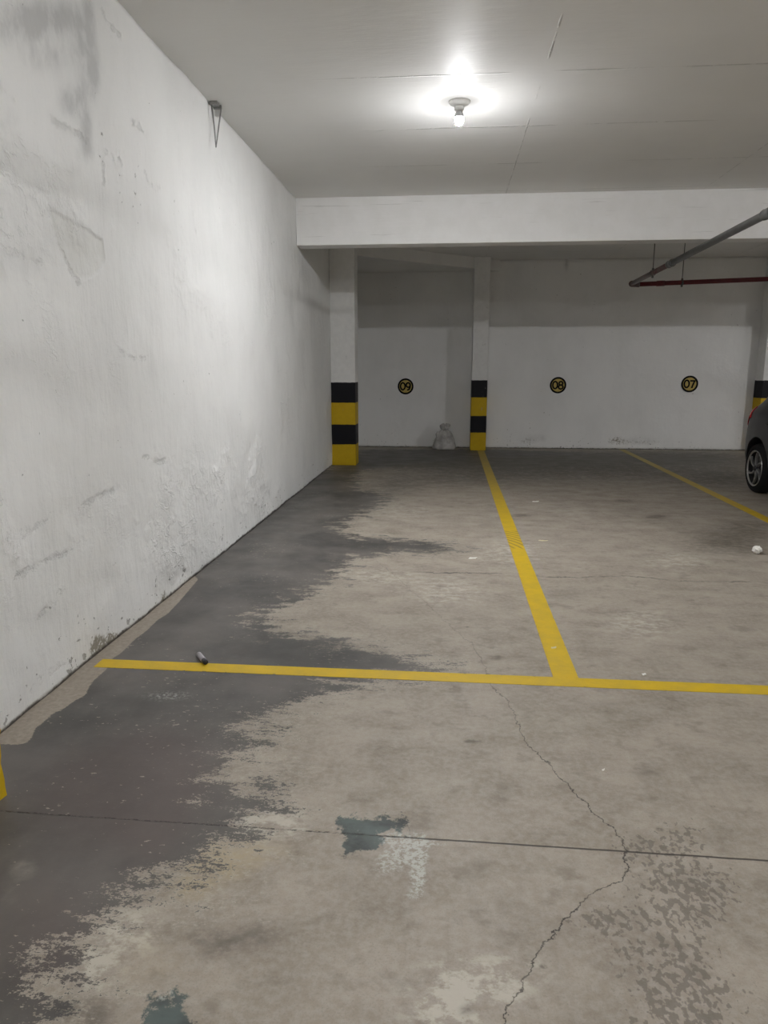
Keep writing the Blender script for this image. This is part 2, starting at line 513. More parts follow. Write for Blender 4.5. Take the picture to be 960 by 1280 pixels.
def mat_column():
    n = NT('striped_column_paint')
    x, y, z = n.xyz()
    w = n.mth('MULTIPLY', n.mth('SUBTRACT', n.noise(7, 5, 0.65), 0.5), 0.022)
    zz = n.mth('ADD', z, w)
    g = n.noise(14, 6, 0.65)
    yel = n.mix(n.ss(g, 0.3, 0.7), tuple(v * 0.92 for v in YELLOW), YELLOW)
    wht = n.mix(n.ss(g, 0.3, 0.7), WHITE, tuple(v * 0.93 for v in WHITE))
    def st(h):
        return n.ss(zz, h - 0.004, h + 0.004)
    col = n.mix(st(0.335), yel, BLACK)
    col = n.mix(st(0.647), col, yel)
    col = n.mix(st(0.99), col, BLACK)
    col = n.mix(st(1.305), col, wht)
    sc = n.ss(n.noise(11, 6, 0.7, n.scale((1.5, 1.5, 0.5), (3, 3, 3))), 0.66, 0.72, 0, 0.6)
    col = n.mix(sc, col, (0.30, 0.29, 0.27))
    h = n.mth('ADD', n.mth('MULTIPLY', g, 0.6), n.mth('MULTIPLY', n.noise(3, 3), 0.8))
    return n.done(col, 0.55, 0, n.bump(h, 0.30, 0.012), 0.2)

def mat_line():
    n = NT('worn_yellow_line_paint')
    x, y, z = n.xyz()
    a = n.noise(9, 7, 0.7)
    b = n.noise(55, 5, 0.75)
    col = n.mix(n.ss(a, 0.3, 0.7), (0.62, 0.415, 0.008), (0.52, 0.36, 0.025))
    col = n.mix(n.ss(b, 0.58, 0.8, 0, 0.45), col, (0.20, 0.16, 0.06))
    # the far ends are dulled by dirt and tyres
    dull = n.mth('MULTIPLY', n.ss(y, 7.0, 13.0), n.ss(a, 0.25, 0.7, 0.7, 1.1))
    col = n.mix(n.mth('MULTIPLY', dull, 0.62), col, (0.27, 0.235, 0.115))
    # curved tyre scuffs
    r = n.mth('SQRT', n.mth('ADD', n.mth('POWER', n.mth('ADD', x, 0.15), 2.0), n.mth('POWER', n.mth('SUBTRACT', y, 5.75), 2.0)))
    wv = n.mth('SINE', n.mth('MULTIPLY', r, 2 * math.pi / 0.062))
    inside = n.mth('MULTIPLY', n.ss(y, 5.95, 6.02), n.ss(y, 6.62, 6.7, 1, 0))
    col = n.mix(n.mth('MULTIPLY', n.mth('MULTIPLY', n.ss(wv, 0.25, 0.7), inside), 0.6), col, (0.13, 0.11, 0.06))
    wear = n.noise(26, 7, 0.75, n.scale((1, 1, 1), (5, 5, 5)))
    al = n.ss(n.mth('ADD', wear, n.ss(n.attr('edge'), 0.3, 1.0, 0.0, 0.12)), 0.68, 0.74, 1, 0.1)
    al2 = n.ss(b, 0.74, 0.80, 1, 0.3)
    return n.done(col, 0.5, 0, n.bump(b, 0.2, 0.003), 0.35, alpha=n.mth('MULTIPLY', al, al2))

M_floor = mat_floor()
M_wall = mat_plaster('rough_white_plaster', (0.80, 0.805, 0.79), 0.62)
M_back = mat_plaster('smooth_white_plaster', (0.82, 0.82, 0.81), 0.22)
M_plain = mat_plaster('plain_white_plaster', (0.78, 0.78, 0.765), 0.25, chips=False, stains=False)
M_ceil = mat_ceiling()
M_beam = mat_beam()
M_colm = mat_column()
M_line = mat_line()

# ================================================================== SETTING
# ---- floor
paint_poly = [(-60, 1330), (20, 1300), (58, 1262), (66, 1235), (76, 1208), (84, 1186), (104, 1166), (126, 1150), (138, 1139),
              (162, 1122), (205, 1108), (238, 1102), (250, 1080), (258, 1066), (282, 1060), (303, 1052), (306, 1036),
              (310, 1022), (326, 1012), (352, 1002), (330, 980), (300, 992), (274, 984), (276, 964), (292, 950), (316, 942),
              (330, 922), (312, 908), (342, 892), (376, 880), (402, 870), (424, 858), (470, 850), (540, 842), (556, 834),
              (520, 824), (480, 815), (440, 806), (402, 798), (352, 792), (345, 782), (328, 776), (322, 768), (360, 756),
              (384, 744), (404, 732), (424, 716), (440, 704), (446, 696), (505, 692), (575, 686), (560, 679), (500, 674),
              (452, 672), (428, 664), (432, 654), (446, 644), (468, 636), (488, 626), (484, 618), (452, 612), (446, 604),
              (444, 596), (452, 588), (480, 584), (530, 578), (595, 574), (640, 571), (700, 569), (770, 568), (620, 561.5), (440, 562),
              (418, 585), (360, 600), (280, 660), (200, 720), (90, 820), (-300, 1000), (-300, 1200)]
teal_a = [(420, 1019), (470, 1021), (500, 1018), (512, 1034), (516, 1046), (500, 1044), (484, 1036), (474, 1044), (486, 1054), (470, 1062), (432, 1072), (428, 1060), (432, 1048), (422, 1036)]
teal_b = [(172, 1300), (182, 1262), (194, 1240), (206, 1232), (226, 1240), (236, 1262), (250, 1300)]
crack_px = [(560, 1420), (625, 1280), (650, 1230), (668, 1205), (685, 1180), (705, 1150), (730, 1125), (752, 1110), (772, 1102),
            (786, 1080), (786, 1064), (776, 1048), (758, 1030), (738, 1010), (716, 990), (702, 972), (680, 950), (660, 930),
            (650, 915), (645, 895), (635, 878), (618, 862), (608, 852), (606, 832), (590, 805), (570, 790), (545, 765), (505, 730), (470, 700)]
hair_px = [(420, 712), (560, 716), (640, 717), (700, 722), (740, 721), (790, 720), (840, 726), (900, 727), (960, 728)]

strip_poly = [(248, 724), (226, 750), (210, 767), (196, 776), (185, 787), (168, 800), (152, 816), (140, 824), (134, 836), (118, 850), (112, 858), (107, 869), (92, 877), (80, 886), (66, 892), (58, 900), (44, 911), (40, 922), (33, 930), (18, 931), (-10, 930), (-30, 920), (100, 780), (220, 700)]
def floor_attrs(X, Y):
    A = {}
    A['strip'] = sd_poly(X, Y, [fl(*p) for p in strip_poly])
    A['paint'] = sd_poly(X, Y, [fl(*p) for p in paint_poly])
    A['teal'] = np.maximum(sd_poly(X, Y, [fl(*p) for p in teal_a]), sd_poly(X, Y, [fl(*p) for p in teal_b]))
    A['pale'] = gsum(X, Y, fl, [(160, 1165, 45, 30, .8), (120, 1210, 30, 30, .8), (330, 1030, 60, 22, .8), (560, 1250, 60, 50, .9), (640, 1220, 60, 40, .5),
                                (640, 690, 60, 20, .5), (800, 780, 60, 22, .5), (560, 740, 60, 20, .5), (850, 700, 60, 14, .5), (470, 720, 60, 12, .5),
                                (30, 1085, 22, 16, 1.0), (10, 1120, 22, 16, .6), (80, 1030, 16, 12, .5), (30, 1010, 20, 12, .5), (330, 940, 30, 20, .3),
                                (500, 640, 60, 14, .4), (720, 640, 60, 12, .3), (420, 800, 60, 14, .25)])
    A['ochre'] = gsum(X, Y, fl, [(275, 1078, 45, 24, 1.0), (330, 1060, 60, 20, .5), (240, 1110, 30, 20, .7), (180, 1200, 60, 50, .4), (90, 1150, 30, 20, .3)])
    A['grime'] = gsum(X, Y, fl, [(100, 1270, 60, 26, .9), (275, 1180, 50, 34, .55), (340, 1165, 40, 22, .45), (400, 820, 90, 18, .9), (340, 800, 60, 16, .6),
                                 (460, 683, 40, 7, .9), (540, 688, 40, 5, .7), (590, 927, 10, 2.5, 1.1), (372, 1062, 14, 10, .5), (900, 680, 60, 16, .7), (935, 660, 50, 14, .6),
                                 (820, 646, 14, 2.5, 1.2), (780, 626, 12, 2, .9), (650, 644, 14, 2, 1.0), (800, 635, 40, 6, .3), (760, 885, 90, 24, .35),
                                 (810, 965, 24, 10, .5), (480, 1130, 60, 40, .25), (620, 1140, 50, 40, .35), (700, 1165, 60, 40, .25), (590, 1262, 16, 8, .8),
                                 (508, 1228, 6, 6, .9), (205, 870, 70, 30, .4), (150, 960, 60, 40, .3), (770, 720, 50, 16, .3), (620, 822, 12, 3, .8), (628, 838, 10, 3, .6),
                                 (700, 745, 40, 14, .35), (720, 1290, 60, 30, .4), (880, 600, 70, 12, .5)])
    A['plum'] = gsum(X, Y, fl, [(200, 960, 100, 60, .9), (90, 1000, 110, 70, .6), (60, 1180, 80, 80, .7), (190, 1010, 40, 60, .6)])
    A['film'] = gsum(X, Y, fl, [(560, 578, 160, 9, .6), (760, 578, 200, 9, .7), (700, 600, 260, 12, .25), (520, 572, 90, 9, 1.0), (700, 570, 110, 7, 1.0), (860, 572, 90, 8, 1.0), (640, 590, 90, 9, .4), (560, 600, 90, 10, .35), (800, 590, 90, 10, .5), (490, 610, 34, 14, .45), (910, 596, 50, 12, .7)])  # worn paint band plus fading light painted darker towards the back
    A['drops'] = gsum(X, Y, fl, [(800, 1058, 34, 18, .9), (855, 1050, 26, 26, .9), (840, 1100, 60, 26, .85), (870, 1130, 40, 30, .9), (750, 1150, 34, 14, .9),
                                 (800, 1150, 60, 24, .65), (780, 1190, 22, 12, .8), (850, 1200, 46, 30, .9), (870, 1250, 60, 34, 1.0), (820, 1230, 40, 24, .6), (850, 1290, 60, 30, .8),
                                 (905, 1110, 30, 26, .4)])
    A['bloom'] = gsum(X, Y, fl, [(495, 1048, 20, 7, 1.1), (500, 1068, 22, 14, 1.0), (525, 1068, 10, 30, 1.1), (526, 1100, 7, 16, 1.1), (515, 1118, 10, 6, .9), (480, 1085, 26, 16, .5), (545, 1053, 34, 3, .8), (590, 1050, 12, 4, .6), (444, 1040, 8, 7, .5), (212, 1246, 8, 6, 1.1), (40, 1090, 6, 3, 1.0), (70, 1010, 5, 2, 1.0), (210, 870, 40, 8, .6)])
    c = np.array([fl(*p) for p in crack_px])
    A['crack'] = np.where((Y < c[0, 1]) | (Y > c[-1, 1]), 1.0, (X - np.interp(Y, c[:, 1], c[:, 0])) * 0.8)
    c = np.array([fl(*p) for p in hair_px])
    A['hair'] = Y - np.interp(X, c[:, 0], c[:, 1])
    return A

fx = np.concatenate([np.arange(XL - 0.1, 3.6, 0.035), np.linspace(3.6, XR + 0.1, 70)])
fy = np.concatenate([np.linspace(YF - 0.1, 1.0, 40)[:-1], np.arange(1.0, 6.5, 0.03), np.linspace(6.5, YB + 0.1, 150)])
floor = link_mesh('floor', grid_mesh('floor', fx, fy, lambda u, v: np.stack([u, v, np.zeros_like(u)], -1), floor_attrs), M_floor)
sm = floor.modifiers.new('slab', 'SOLIDIFY')
sm.thickness = 0.12
sm.offset = -1
tag(floor, kind='structure')

# ---- ceiling
tag(obj('ceiling', boxbm((XL - 0.1, YF - 0.1, HC), (XR + 0.1, YB + 0.1, HC + 0.15)), M_ceil), kind='structure')

# ---- left wall: uneven hand-trowelled plaster
patch_poly = [(62, 258), (84, 272), (108, 284), (128, 300), (132, 326), (120, 344), (102, 352), (86, 338), (70, 306)]
scars = [[(100, 640), (105, 632), (120, 622), (150, 610)], [(8, 672), (24, 668), (42, 662), (60, 648), (68, 640)], [(65, 148), (75, 155), (95, 165), (110, 176)],
         [(130, 188), (140, 197), (152, 205)], [(128, 200), (129, 232)], [(180, 215), (186, 232), (200, 236)], [(62, 262), (65, 286), (75, 312), (85, 335), (100, 356)],
         [(110, 0), (114, 6)], [(128, 15), (136, 30), (152, 46)], [(0, 306), (24, 318), (52, 330)], [(0, 205), (22, 214), (34, 228), (60, 238)], [(0, 112), (20, 124)],
         [(160, 152), (168, 153), (178, 164)], [(240, 255), (246, 300)], [(300, 515), (301, 530)], [(312, 556), (314, 570)], [(180, 570), (200, 578), (220, 572)], [(40, 860), (58, 842), (80, 830)],
         [(50, 770), (70, 750), (80, 735)], [(20, 720), (60, 700), (90, 685)], [(150, 440), (165, 448), (182, 450)], [(186, 500), (188, 512)]]
def line_dist(P, Q, f, lines):
    d = np.full(P.shape, 9.0)
    for ln in lines:
        pts = [f(*p) for p in ln]
        for (ax, ay), (bx, by) in zip(pts, pts[1:]):
            ex, ey = bx - ax, by - ay
            t = np.clip(((P - ax) * ex + (Q - ay) * ey) / (ex * ex + ey * ey + 1e-12), 0, 1)
            d = np.minimum(d, np.hypot(P - ax - t * ex, Q - ay - t * ey))
    return d
def wall_attrs(Y, Z):
    A = {}
    A['stain'] = gsum(Y, Z, wl, [(40, 20, 50, 24, .8), (108, 40, 13, 50, 1.0), (118, 95, 9, 26, .9), (92, 125, 16, 22, 1.0), (108, 160, 8, 30, .9), (60, 70, 40, 24, .6),
                                 (30, 40, 30, 16, .5), (10, 150, 14, 16, .5), (75, 25, 26, 20, .5), (90, 215, 20, 10, .3), (12, 330, 60, 30, .35), (110, 190, 14, 14, .4), (375, 430, 12, 60, .25)])
    A['patch'] = sd_poly(Y, Z, [wl(*p) for p in patch_poly])
    A['scar'] = line_dist(Y, Z, wl, scars)
    A['mould'] = gsum(Y, Z, wl, [(124, 808, 8, 12, 1.3), (142, 796, 8, 7, 1.1), (206, 748, 8, 6, .8), (132, 812, 14, 5, 1.0), (236, 724, 12, 5, .4), (270, 700, 8, 4, .5)])
    return A
wy = np.concatenate([np.linspace(YF - 0.1, 1.4, 40)[:-1], np.arange(1.4, 8, 0.03), np.linspace(8, YB + 0.1, 80)])
wz = np.linspace(0, HC, 130)
def wall3(U, V):
    X = np.empty_like(U)
    for i in range(U.shape[0]):
        for j in range(U.shape[1]):
            X[i, j] = XL + 0.012 * mnoise.noise((U[i, j] * 1.3, V[i, j] * 1.6, 0)) + 0.006 * mnoise.noise((U[i, j] * 4.1, V[i, j] * 4.6, 3))
    return np.stack([X, U, V], -1)
wall = link_mesh('wall_left', grid_mesh('wall_left', wy, wz, wall3, wall_attrs), M_wall, smooth=True)
sm = wall.modifiers.new('thickness', 'SOLIDIFY')
sm.thickness = 0.15
sm.offset = -1
tag(wall, kind='structure')

# ---- back wall
def back_attrs(X, Z):
    A = {}
    A['stain'] = gsum(X, Z, wb, [(709, 332, 2, 12, 1.0), (670, 548, 20, 6, .5), (800, 550, 40, 7, .4), (700, 395, 80, 10, .12), (840, 372, 40, 3, .3), (520, 425, 50, 6, .12)])
    A['patch'] = np.full(X.shape, -1.0)
    A['scar'] = line_dist(X, Z, wb, [[(790, 425), (810, 426)], [(815, 386), (848, 380)], [(905, 456), (930, 457)]])
    A['mould'] = gsum(X, Z, wb, [(460, 552, 14, 6, .25), (800, 553, 50, 5, .35), (660, 551, 16, 6, .4), (770, 549, 10, 6, .4)])
    return A
bx_ = np.linspace(XL - 0.1, XR + 0.1, 200)
bz_ = np.linspace(0, HC, 70)
back = link_mesh('wall_back', grid_mesh('wall_back', bx_, bz_, lambda u, v: np.stack([u, np.full_like(u, YB), v], -1), back_attrs), M_back)
sm = back.modifiers.new('thickness', 'SOLIDIFY')
sm.thickness = 0.15
sm.offset = -1
tag(back, kind='structure')
tag(obj('wall_right', boxbm((XR, YF - 0.1, 0), (XR + 0.15, YB + 0.1, HC)), M_plain), kind='structure')
tag(obj('wall_front', boxbm((XL - 0.1, YF - 0.15, 0), (XR + 0.1, YF, HC)), M_plain), kind='structure')

# ---- beams and the dropped soffit over the corner bay
tag(obj('ceiling_beam', boxbm((XL + 0.0, 8.85, 2.955), (XR, 9.10, HC)), M_beam, bevel=0.006), kind='structure')
tag(obj('ceiling_beam', boxbm((5.98, 9.10, 2.955), (6.23, YB, HC)), M_beam, bevel=0.006), kind='structure')
bm = bmesh.new()
tri = [(XL, 11.66), (0.88, YB), (XL, YB)]
lo = [bm.verts.new((x, y, 3.295)) for x, y in tri]
hi = [bm.verts.new((x, y, HC)) for x, y in tri]
bm.faces.new(lo[::-1]); bm.faces.new(hi)
for i in range(3):
    bm.faces.new((lo[i], lo[(i + 1) % 3], hi[(i + 1) % 3], hi[i]))
tag(obj('ceiling_soffit', bm, M_plain), kind='structure')

# ---- columns
def column(x0, x1, y0, y1, label, ragged=0.0):
    bm = bmesh.new()
    box(bm, (x0, y0, 0), (x1, y1, HC))
    o = obj('column', bm, M_colm, bevel=0.008)
    if ragged:
        o.modifiers.clear()
        me = o.data
        b2 = bmesh.new()
        b2.from_mesh(me)
        long_e = [e for e in b2.edges if abs(e.verts[0].co.z - e.verts[1].co.z) > 1]
        bmesh.ops.subdivide_edges(b2, edges=long_e, cuts=110, use_grid_fill=True)
        oth = [e for e in b2.edges if abs(e.verts[0].co.z - e.verts[1].co.z) < 1e-4]
        bmesh.ops.subdivide_edges(b2, edges=oth, cuts=6, use_grid_fill=True)
        for v in b2.verts:
            if v.co.x > x0 + 0.02:
                d = mnoise.noise(Vector((v.co.x * 9, v.co.y * 9, v.co.z * 11))) + 0.6 * mnoise.noise(Vector((v.co.x * 25, v.co.y * 25, v.co.z * 30)))
                v.co.x += ragged * d
                v.co.y += ragged * d * 0.5
        b2.to_mesh(me)
        b2.free()
    return tag(o, label, 'column')
column(XL - 0.0, -1.475, 11.2, 11.55, 'white column with black and yellow striped foot against left wall')
column(0.400, 0.690, 13.55, YB, 'slim white column with striped black and yellow foot between bays 09 and 08')
column(5.625, 5.98, 13.65, YB, 'striped white column at right edge behind the grey car')
column(XL - 0.0, -1.567, 1.80, 2.175, 'rough yellow painted column foot at lower left edge of the photo', 0.012)

# ---- painted bay lines
def parking_line(corners, label, n=60):
    """corners: a, b along one side then c, d along the other (a-d and b-c are the ends)"""
    a, b, c, d = [Vector((p[0], p[1])) for p in corners]
    cross = 7
    co, ed = [], []
    for i in range(n + 1):
        t = i / n
        p, q = a.lerp(b, t), d.lerp(c, t)
        for j in range(cross):
            s = j / (cross - 1)
            r = p.lerp(q, s)
            co.append((r.x, r.y, 0.0015))
            ed.append(1.0 if j in (0, cross - 1) else 0.0)
    me = bpy.data.meshes.new('parking_line')
    faces = [(i * cross + j, i * cross + j + 1, (i + 1) * cross + j + 1, (i + 1) * cross + j) for i in range(n) for j in range(cross - 1)]
    me.from_pydata(co, [], faces)
    at = me.attributes.new('edge', 'FLOAT', 'POINT')
    at.data.foreach_set('value', ed)
    o = link_mesh('parking_line', me, M_line)
    if me.polygons[0].normal.z < 0:
        me.flip_normals()
    s = o.modifiers.new('film', 'SOLIDIFY')
    s.thickness = 0.0015
    s.offset = -1
    return tag(o, label, 'floor marking', 'yellow bay lines')
parking_line([(-1.80, 3.283), (5.7, 3.245), (5.7, 3.347), (-1.80, 3.385)], 'yellow line painted crosswise from left wall along the front of the bays', 160)
parking_line([(0.536, 13.54), (0.536, 3.372), (0.660, 3.369), (0.660, 13.54)], 'yellow lengthwise line running up to the slim middle column', 160)
parking_line([(3.235, 13.95), (3.145, 3.36), (3.272, 3.36), (3.345, 13.95)], 'dirty yellow lengthwise line between bays 08 and 07 left of the car', 160)

# ================================================================== CEILING LAMPS
M_porc = simple('white_porcelain', (0.80, 0.80, 0.78), 0.25, var=0.03, bumps=0.0)
M_collar = simple('grey_lamp_collar', (0.50, 0.50, 0.50), 0.4, var=0.03, bumps=0.0)
def emis(name, strength, zc=-0.132, lo=0.03, col=(0.985, 0.985, 1.0)):
    n = NT(name)
    e = n.t.nodes.new('ShaderNodeEmission')
    e.inputs['Color'].default_value = (*col, 1)
    # the plastic dome of the bulb is brightest at its tip and dim towards its collar
    x, y, z = n.xyz()
    n.lk(n.mth('MULTIPLY', n.ss(z, -0.166, zc, 1.0, lo), strength), e.inputs['Strength'])
    n.lk(e.outputs[0], n.out.inputs[0])
    return n.m
LAMPS = dict(main=14500, rear=5000, right=19000, far=1200)
def lamp(loc, strength, label, group=None, zc=-0.132, lo=0.03):
    t = thing('ceiling_lamp', loc, label, 'lamp', group)
    bm = bmesh.new()
    lathe(bm, [(0.082, 0.0), (0.082, -0.006), (0.074, -0.016), (0.05, -0.028), (0.036, -0.036)], n=40)
    obj('base', bm, M_porc, t, smooth=True)
    bm = bmesh.new()
    lathe(bm, [(0.036, -0.034), (0.037, -0.05), (0.034, -0.062), (0.030, -0.066)], n=32)
    obj('socket', bm, M_porc, t, smooth=True)
    bm = bmesh.new()
    lathe(bm, [(0.020, -0.064), (0.024, -0.072), (0.030, -0.085), (0.0345, -0.100), (0.0365, -0.112)], n=32)
    obj('collar', bm, M_collar, t, smooth=True)
    bm = bmesh.new()
    prof = [(0.0365, -0.112), (0.0362, -0.120), (0.035, -0.130), (0.030, -0.146), (0.021, -0.158), (0.010, -0.164), (0.001, -0.1655)]
    lathe(bm, prof, n=32)
    b = obj('bulb', bm, emis('lit_bulb', strength, zc, lo), t, smooth=True)
    b['label'] = 'glowing white bulb'
    return t
lamp((0.032, 5.924, HC), LAMPS['main'], 'bare white bulb in a porcelain holder glowing on the ceiling', None, -0.149, 0.008)
lamp((0.032, 1.1, HC), LAMPS['rear'], 'lit bulb on the ceiling behind the viewer', 'lamps outside the photo')
lamp((8.6, 5.924, HC), LAMPS['right'], 'added fill bulb on the ceiling, unseen far to the right', 'lamps outside the photo')  # unseen lamp added to brighten the back bays
lamp((4.4, 1.1, HC), LAMPS['right'] * 0.22, 'added fill bulb on the ceiling, unseen behind and right of the viewer', 'lamps outside the photo')  # unseen lamp added as general fill
lamp((7.55, 11.3, HC), LAMPS['far'], 'lit bulb on the ceiling beyond the striped column at right', 'lamps outside the photo')

# ================================================================== BAY NUMBERS
M_blackp = simple('black_sign_paint', (0.006, 0.006, 0.006), 0.6, var=0.1, bumps=0.05, spec=0.1)
M_ochre = simple('ochre_sign_paint', (0.50, 0.37, 0.085), 0.5, sc=25, var=0.15, bumps=0.05)
def arc(cx, cz, rx, rz, a0, a1, n=28):
    return [(cx + rx * math.cos(math.radians(a0 + (a1 - a0) * i / n)), cz + rz * math.sin(math.radians(a0 + (a1 - a0) * i / n))) for i in range(n + 1)]
def sign(px, py, digits, label):
    x, z = wb(px, py)
    t = thing('bay_number', (x, YB, z), label, 'bay number', 'round bay numbers on the back wall')
    bm = bmesh.new()
    lathe(bm, [(0.152, 0.012), (0.152, -0.004)], 'Y', 64)
    obj('disc', bm, M_ochre, t)
    bm = bmesh.new()
    ribbon(bm, arc(0, 0, 0.137, 0.137, 0, 360, 64)[:-1], 0.034, -0.006, -0.0005, True)
    obj('ring', bm, M_blackp, t)
    W, y0, y1 = 0.030, -0.006, -0.002
    def put(strokes):
        bm = bmesh.new()
        for k, (pts, closed) in enumerate(strokes):
            ribbon(bm, pts, W, y0 - 0.0004 * k, y1, closed)
        obj('digit', bm, M_blackp, t)
    sl = 0.0
    put([(arc(-0.054, 0.002, 0.044, 0.066, 0, 360, 40)[:-1], True)])
    if digits == '09':
        put([(arc(0.050, 0.026, 0.038, 0.042, 0, 360, 36)[:-1], True), (arc(0.040, 0.012, 0.050, 0.078, 25, -100, 24), False)])
    elif digits == '08':
        put([(arc(0.052, 0.036, 0.034, 0.033, 0, 360, 36)[:-1], True), (arc(0.052, -0.034, 0.041, 0.037, 0, 360, 36)[:-1], True)])
    else:
        put([([(0.006, 0.058), (0.098, 0.058)], False), ([(0.092, 0.064), (0.066, 0.005), (0.040, -0.075)], False)])
    return t
sign(507, 483, '09', 'round yellow and black 09 painted on back wall above the sack')
sign(697.5, 481.5, '08', 'round yellow and black 08 painted on back wall, middle one of three')
sign(862, 480, '07', 'round yellow and black 07 painted on back wall nearest the car')

# ================================================================== PIPES
def mat_pipe(name, a, b, lo, hi, sc=9):
    n = NT(name)
    f = n.noise(sc, 6, 0.65)
    return n.done(n.mix(n.ss(f, lo, hi), a, b), 0.42, 0.0, n.bump(f, 0.15, 0.003), 0.5)
M_gpipe = mat_pipe('grey_painted_pipe', (0.105, 0.108, 0.106), (0.15, 0.152, 0.15), 0.3, 0.7)
M_tpipe = mat_pipe('faded_red_pipe', (0.13, 0.05, 0.05), (0.14, 0.115, 0.112), 0.35, 0.62)
M_rpipe = mat_pipe('dark_red_pipe', (0.10, 0.008, 0.013), (0.15, 0.014, 0.02), 0.3, 0.7)
M_steel = simple('dull_steel', (0.32, 0.32, 0.31), 0.45, 0.8, var=0.15)
M_dsteel = simple('dark_steel', (0.12, 0.12, 0.12), 0.5, 0.6, var=0.15)

EL = Vector((2.745, 11.80, 2.79))
G0 = Vector((2.331, YF + 0.01, 2.79))
RE = Vector((XR - 0.01, 11.89, 3.095))
gd = (G0 - EL).normalized()
rd = (RE - EL).normalized()
def at_y(y):
    return EL + gd * ((y - EL.y) / gd.y)
pp = thing('fire_pipe', EL, 'grey fire pipe under the beam turning into a dark red pipe at its elbow', 'pipe')
def rel(v):
    return Vector(v) - EL
bm = bmesh.new(); tube(bm, [rel(at_y(9.5)), rel(G0)], 0.036, 24)
o = obj('grey_pipe', bm, M_gpipe, pp, True); o['label'] = 'grey painted length'
bm = bmesh.new(); tube(bm, [rel(at_y(11.7)), rel(at_y(9.5))], 0.033, 24)
o = obj('faded_pipe', bm, M_tpipe, pp, True); o['label'] = 'reddish grey faded length'
for yy in (9.55, 6.62):
    bm = bmesh.new()
    c = at_y(yy)
    tube(bm, [rel(c + gd * s) for s in (-0.10, -0.098, -0.07, -0.065, 0.065, 0.07, 0.098, 0.10)], [0.034, 0.043, 0.046, 0.043, 0.043, 0.047, 0.044, 0.034], 24)
    obj('coupling', bm, M_gpipe, pp, True)
bm = bmesh.new()
ctl = []
A, B = EL + gd * 0.14, EL + rd * 0.14
for i in range(13):
    t = i / 12
    ctl.append(rel(A * (1 - t) ** 2 + EL * 2 * t * (1 - t) + B * t * t))
tube(bm, ctl, [0.044] * 2 + [0.041] * 9 + [0.044] * 2, 20)
obj('elbow', bm, M_tpipe, pp, True)
bm = bmesh.new(); tube(bm, [rel(EL + rd * 0.12), rel(RE)], 0.034, 24)
o = obj('red_pipe', bm, M_rpipe, pp, True); o['label'] = 'dark red length'
bm = bmesh.new()
c = EL + rd * 0.46
tube(bm, [rel(c + rd * s) for s in (-0.06, -0.058, 0.058, 0.06)], [0.034, 0.041, 0.041, 0.034], 24)
o = obj('coupling', bm, M_rpipe, pp, True); o['label'] = 'dark red coupling'

def hanger(c, d, label):
    top = HC - c.z
    t = thing('pipe_hanger', c, label, 'pipe hanger', 'rods holding the pipe')
    bm = bmesh.new(); tube(bm, [(0, 0, 0.045), (0, 0, top)], 0.006, 10)
    obj('rod', bm, M_dsteel, t, True)
    bm = bmesh.new()
    tube(bm, [d * -0.014, d * -0.013, d * 0.013, d * 0.014], [0.0365, 0.042, 0.042, 0.0365], 24, False)
    box(bm, (-0.012, -0.012, -0.066), (0.012, 0.012, -0.036))
    box(bm, (-0.012, -0.012, 0.036), (0.012, 0.012, 0.06))
    obj('clamp', bm, M_dsteel, t)
    return t
hanger(at_y(10.42), gd, 'thin steel rod and clamp holding the faded end of the grey pipe')
hanger(EL + rd * 0.78, rd, 'thin steel rod and clamp holding the dark red pipe')

# ================================================================== WIRE BRACKET ON THE LEFT WALL
t = thing('wire_bracket', (-1.80, 5.80, HC), 'bent V-shaped steel wire hanging at the top of left wall', 'bracket')
bm = bmesh.new()
p0, p1, tip = Vector((-0.035, -0.06, -0.02)), Vector((0.01, 0.035, -0.02)), Vector((-0.01, -0.07, -0.325))
tube(bm, [p0, p0.lerp(tip, 0.5) + Vector((0.003, 0, 0)), tip, p1.lerp(tip, 0.5), p1], 0.0055, 8)
obj('wire', bm, M_steel, t, True)
bm = bmesh.new(); box(bm, (-0.05, -0.07, -0.026), (0.012, -0.01, 0.0)); box(bm, (-0.05, 0.02, -0.026), (0.014, 0.045, 0.0))
obj('plate', bm, M_steel, t, bevel=0.003)
bm = bmesh.new(); box(bm, (-0.05, 0.055, -0.07), (0.0, 0.085, 0.0))
o = obj('plaster_blob', bm, M_plain, t, bevel=0.01); o['label'] = 'white plaster lump'

# ================================================================== SACK
def mat_sack():
    n = NT('dusty_white_sack')
    a = n.noise(6, 6, 0.65)
    w = n.noise(80, 3, 0.6)
    col = n.mix(n.ss(a, 0.3, 0.7), (0.30, 0.29, 0.275), (0.52, 0.51, 0.49))
    return n.done(col, 0.75, 0, n.bump(n.mth('ADD', a, n.mth('MULTIPLY', w, 0.2)), 0.4, 0.015), 0.25)
M_sack = mat_sack()
SX, SY = -0.10, 13.74
t = thing('rubble_sack', (SX, SY, 0), 'crumpled pale grey sack with tied top leaning on back wall under 09', 'sack')
bm = bmesh.new()
prof = [(0.0, 0.90), (0.012, 0.97), (0.035, 1.0), (0.10, 0.92), (0.16, 0.83), (0.22, 0.73), (0.27, 0.63), (0.31, 0.53), (0.335, 0.44), (0.352, 0.36), (0.362, 0.29), (0.37, 0.25)]
N = 72
rings = []
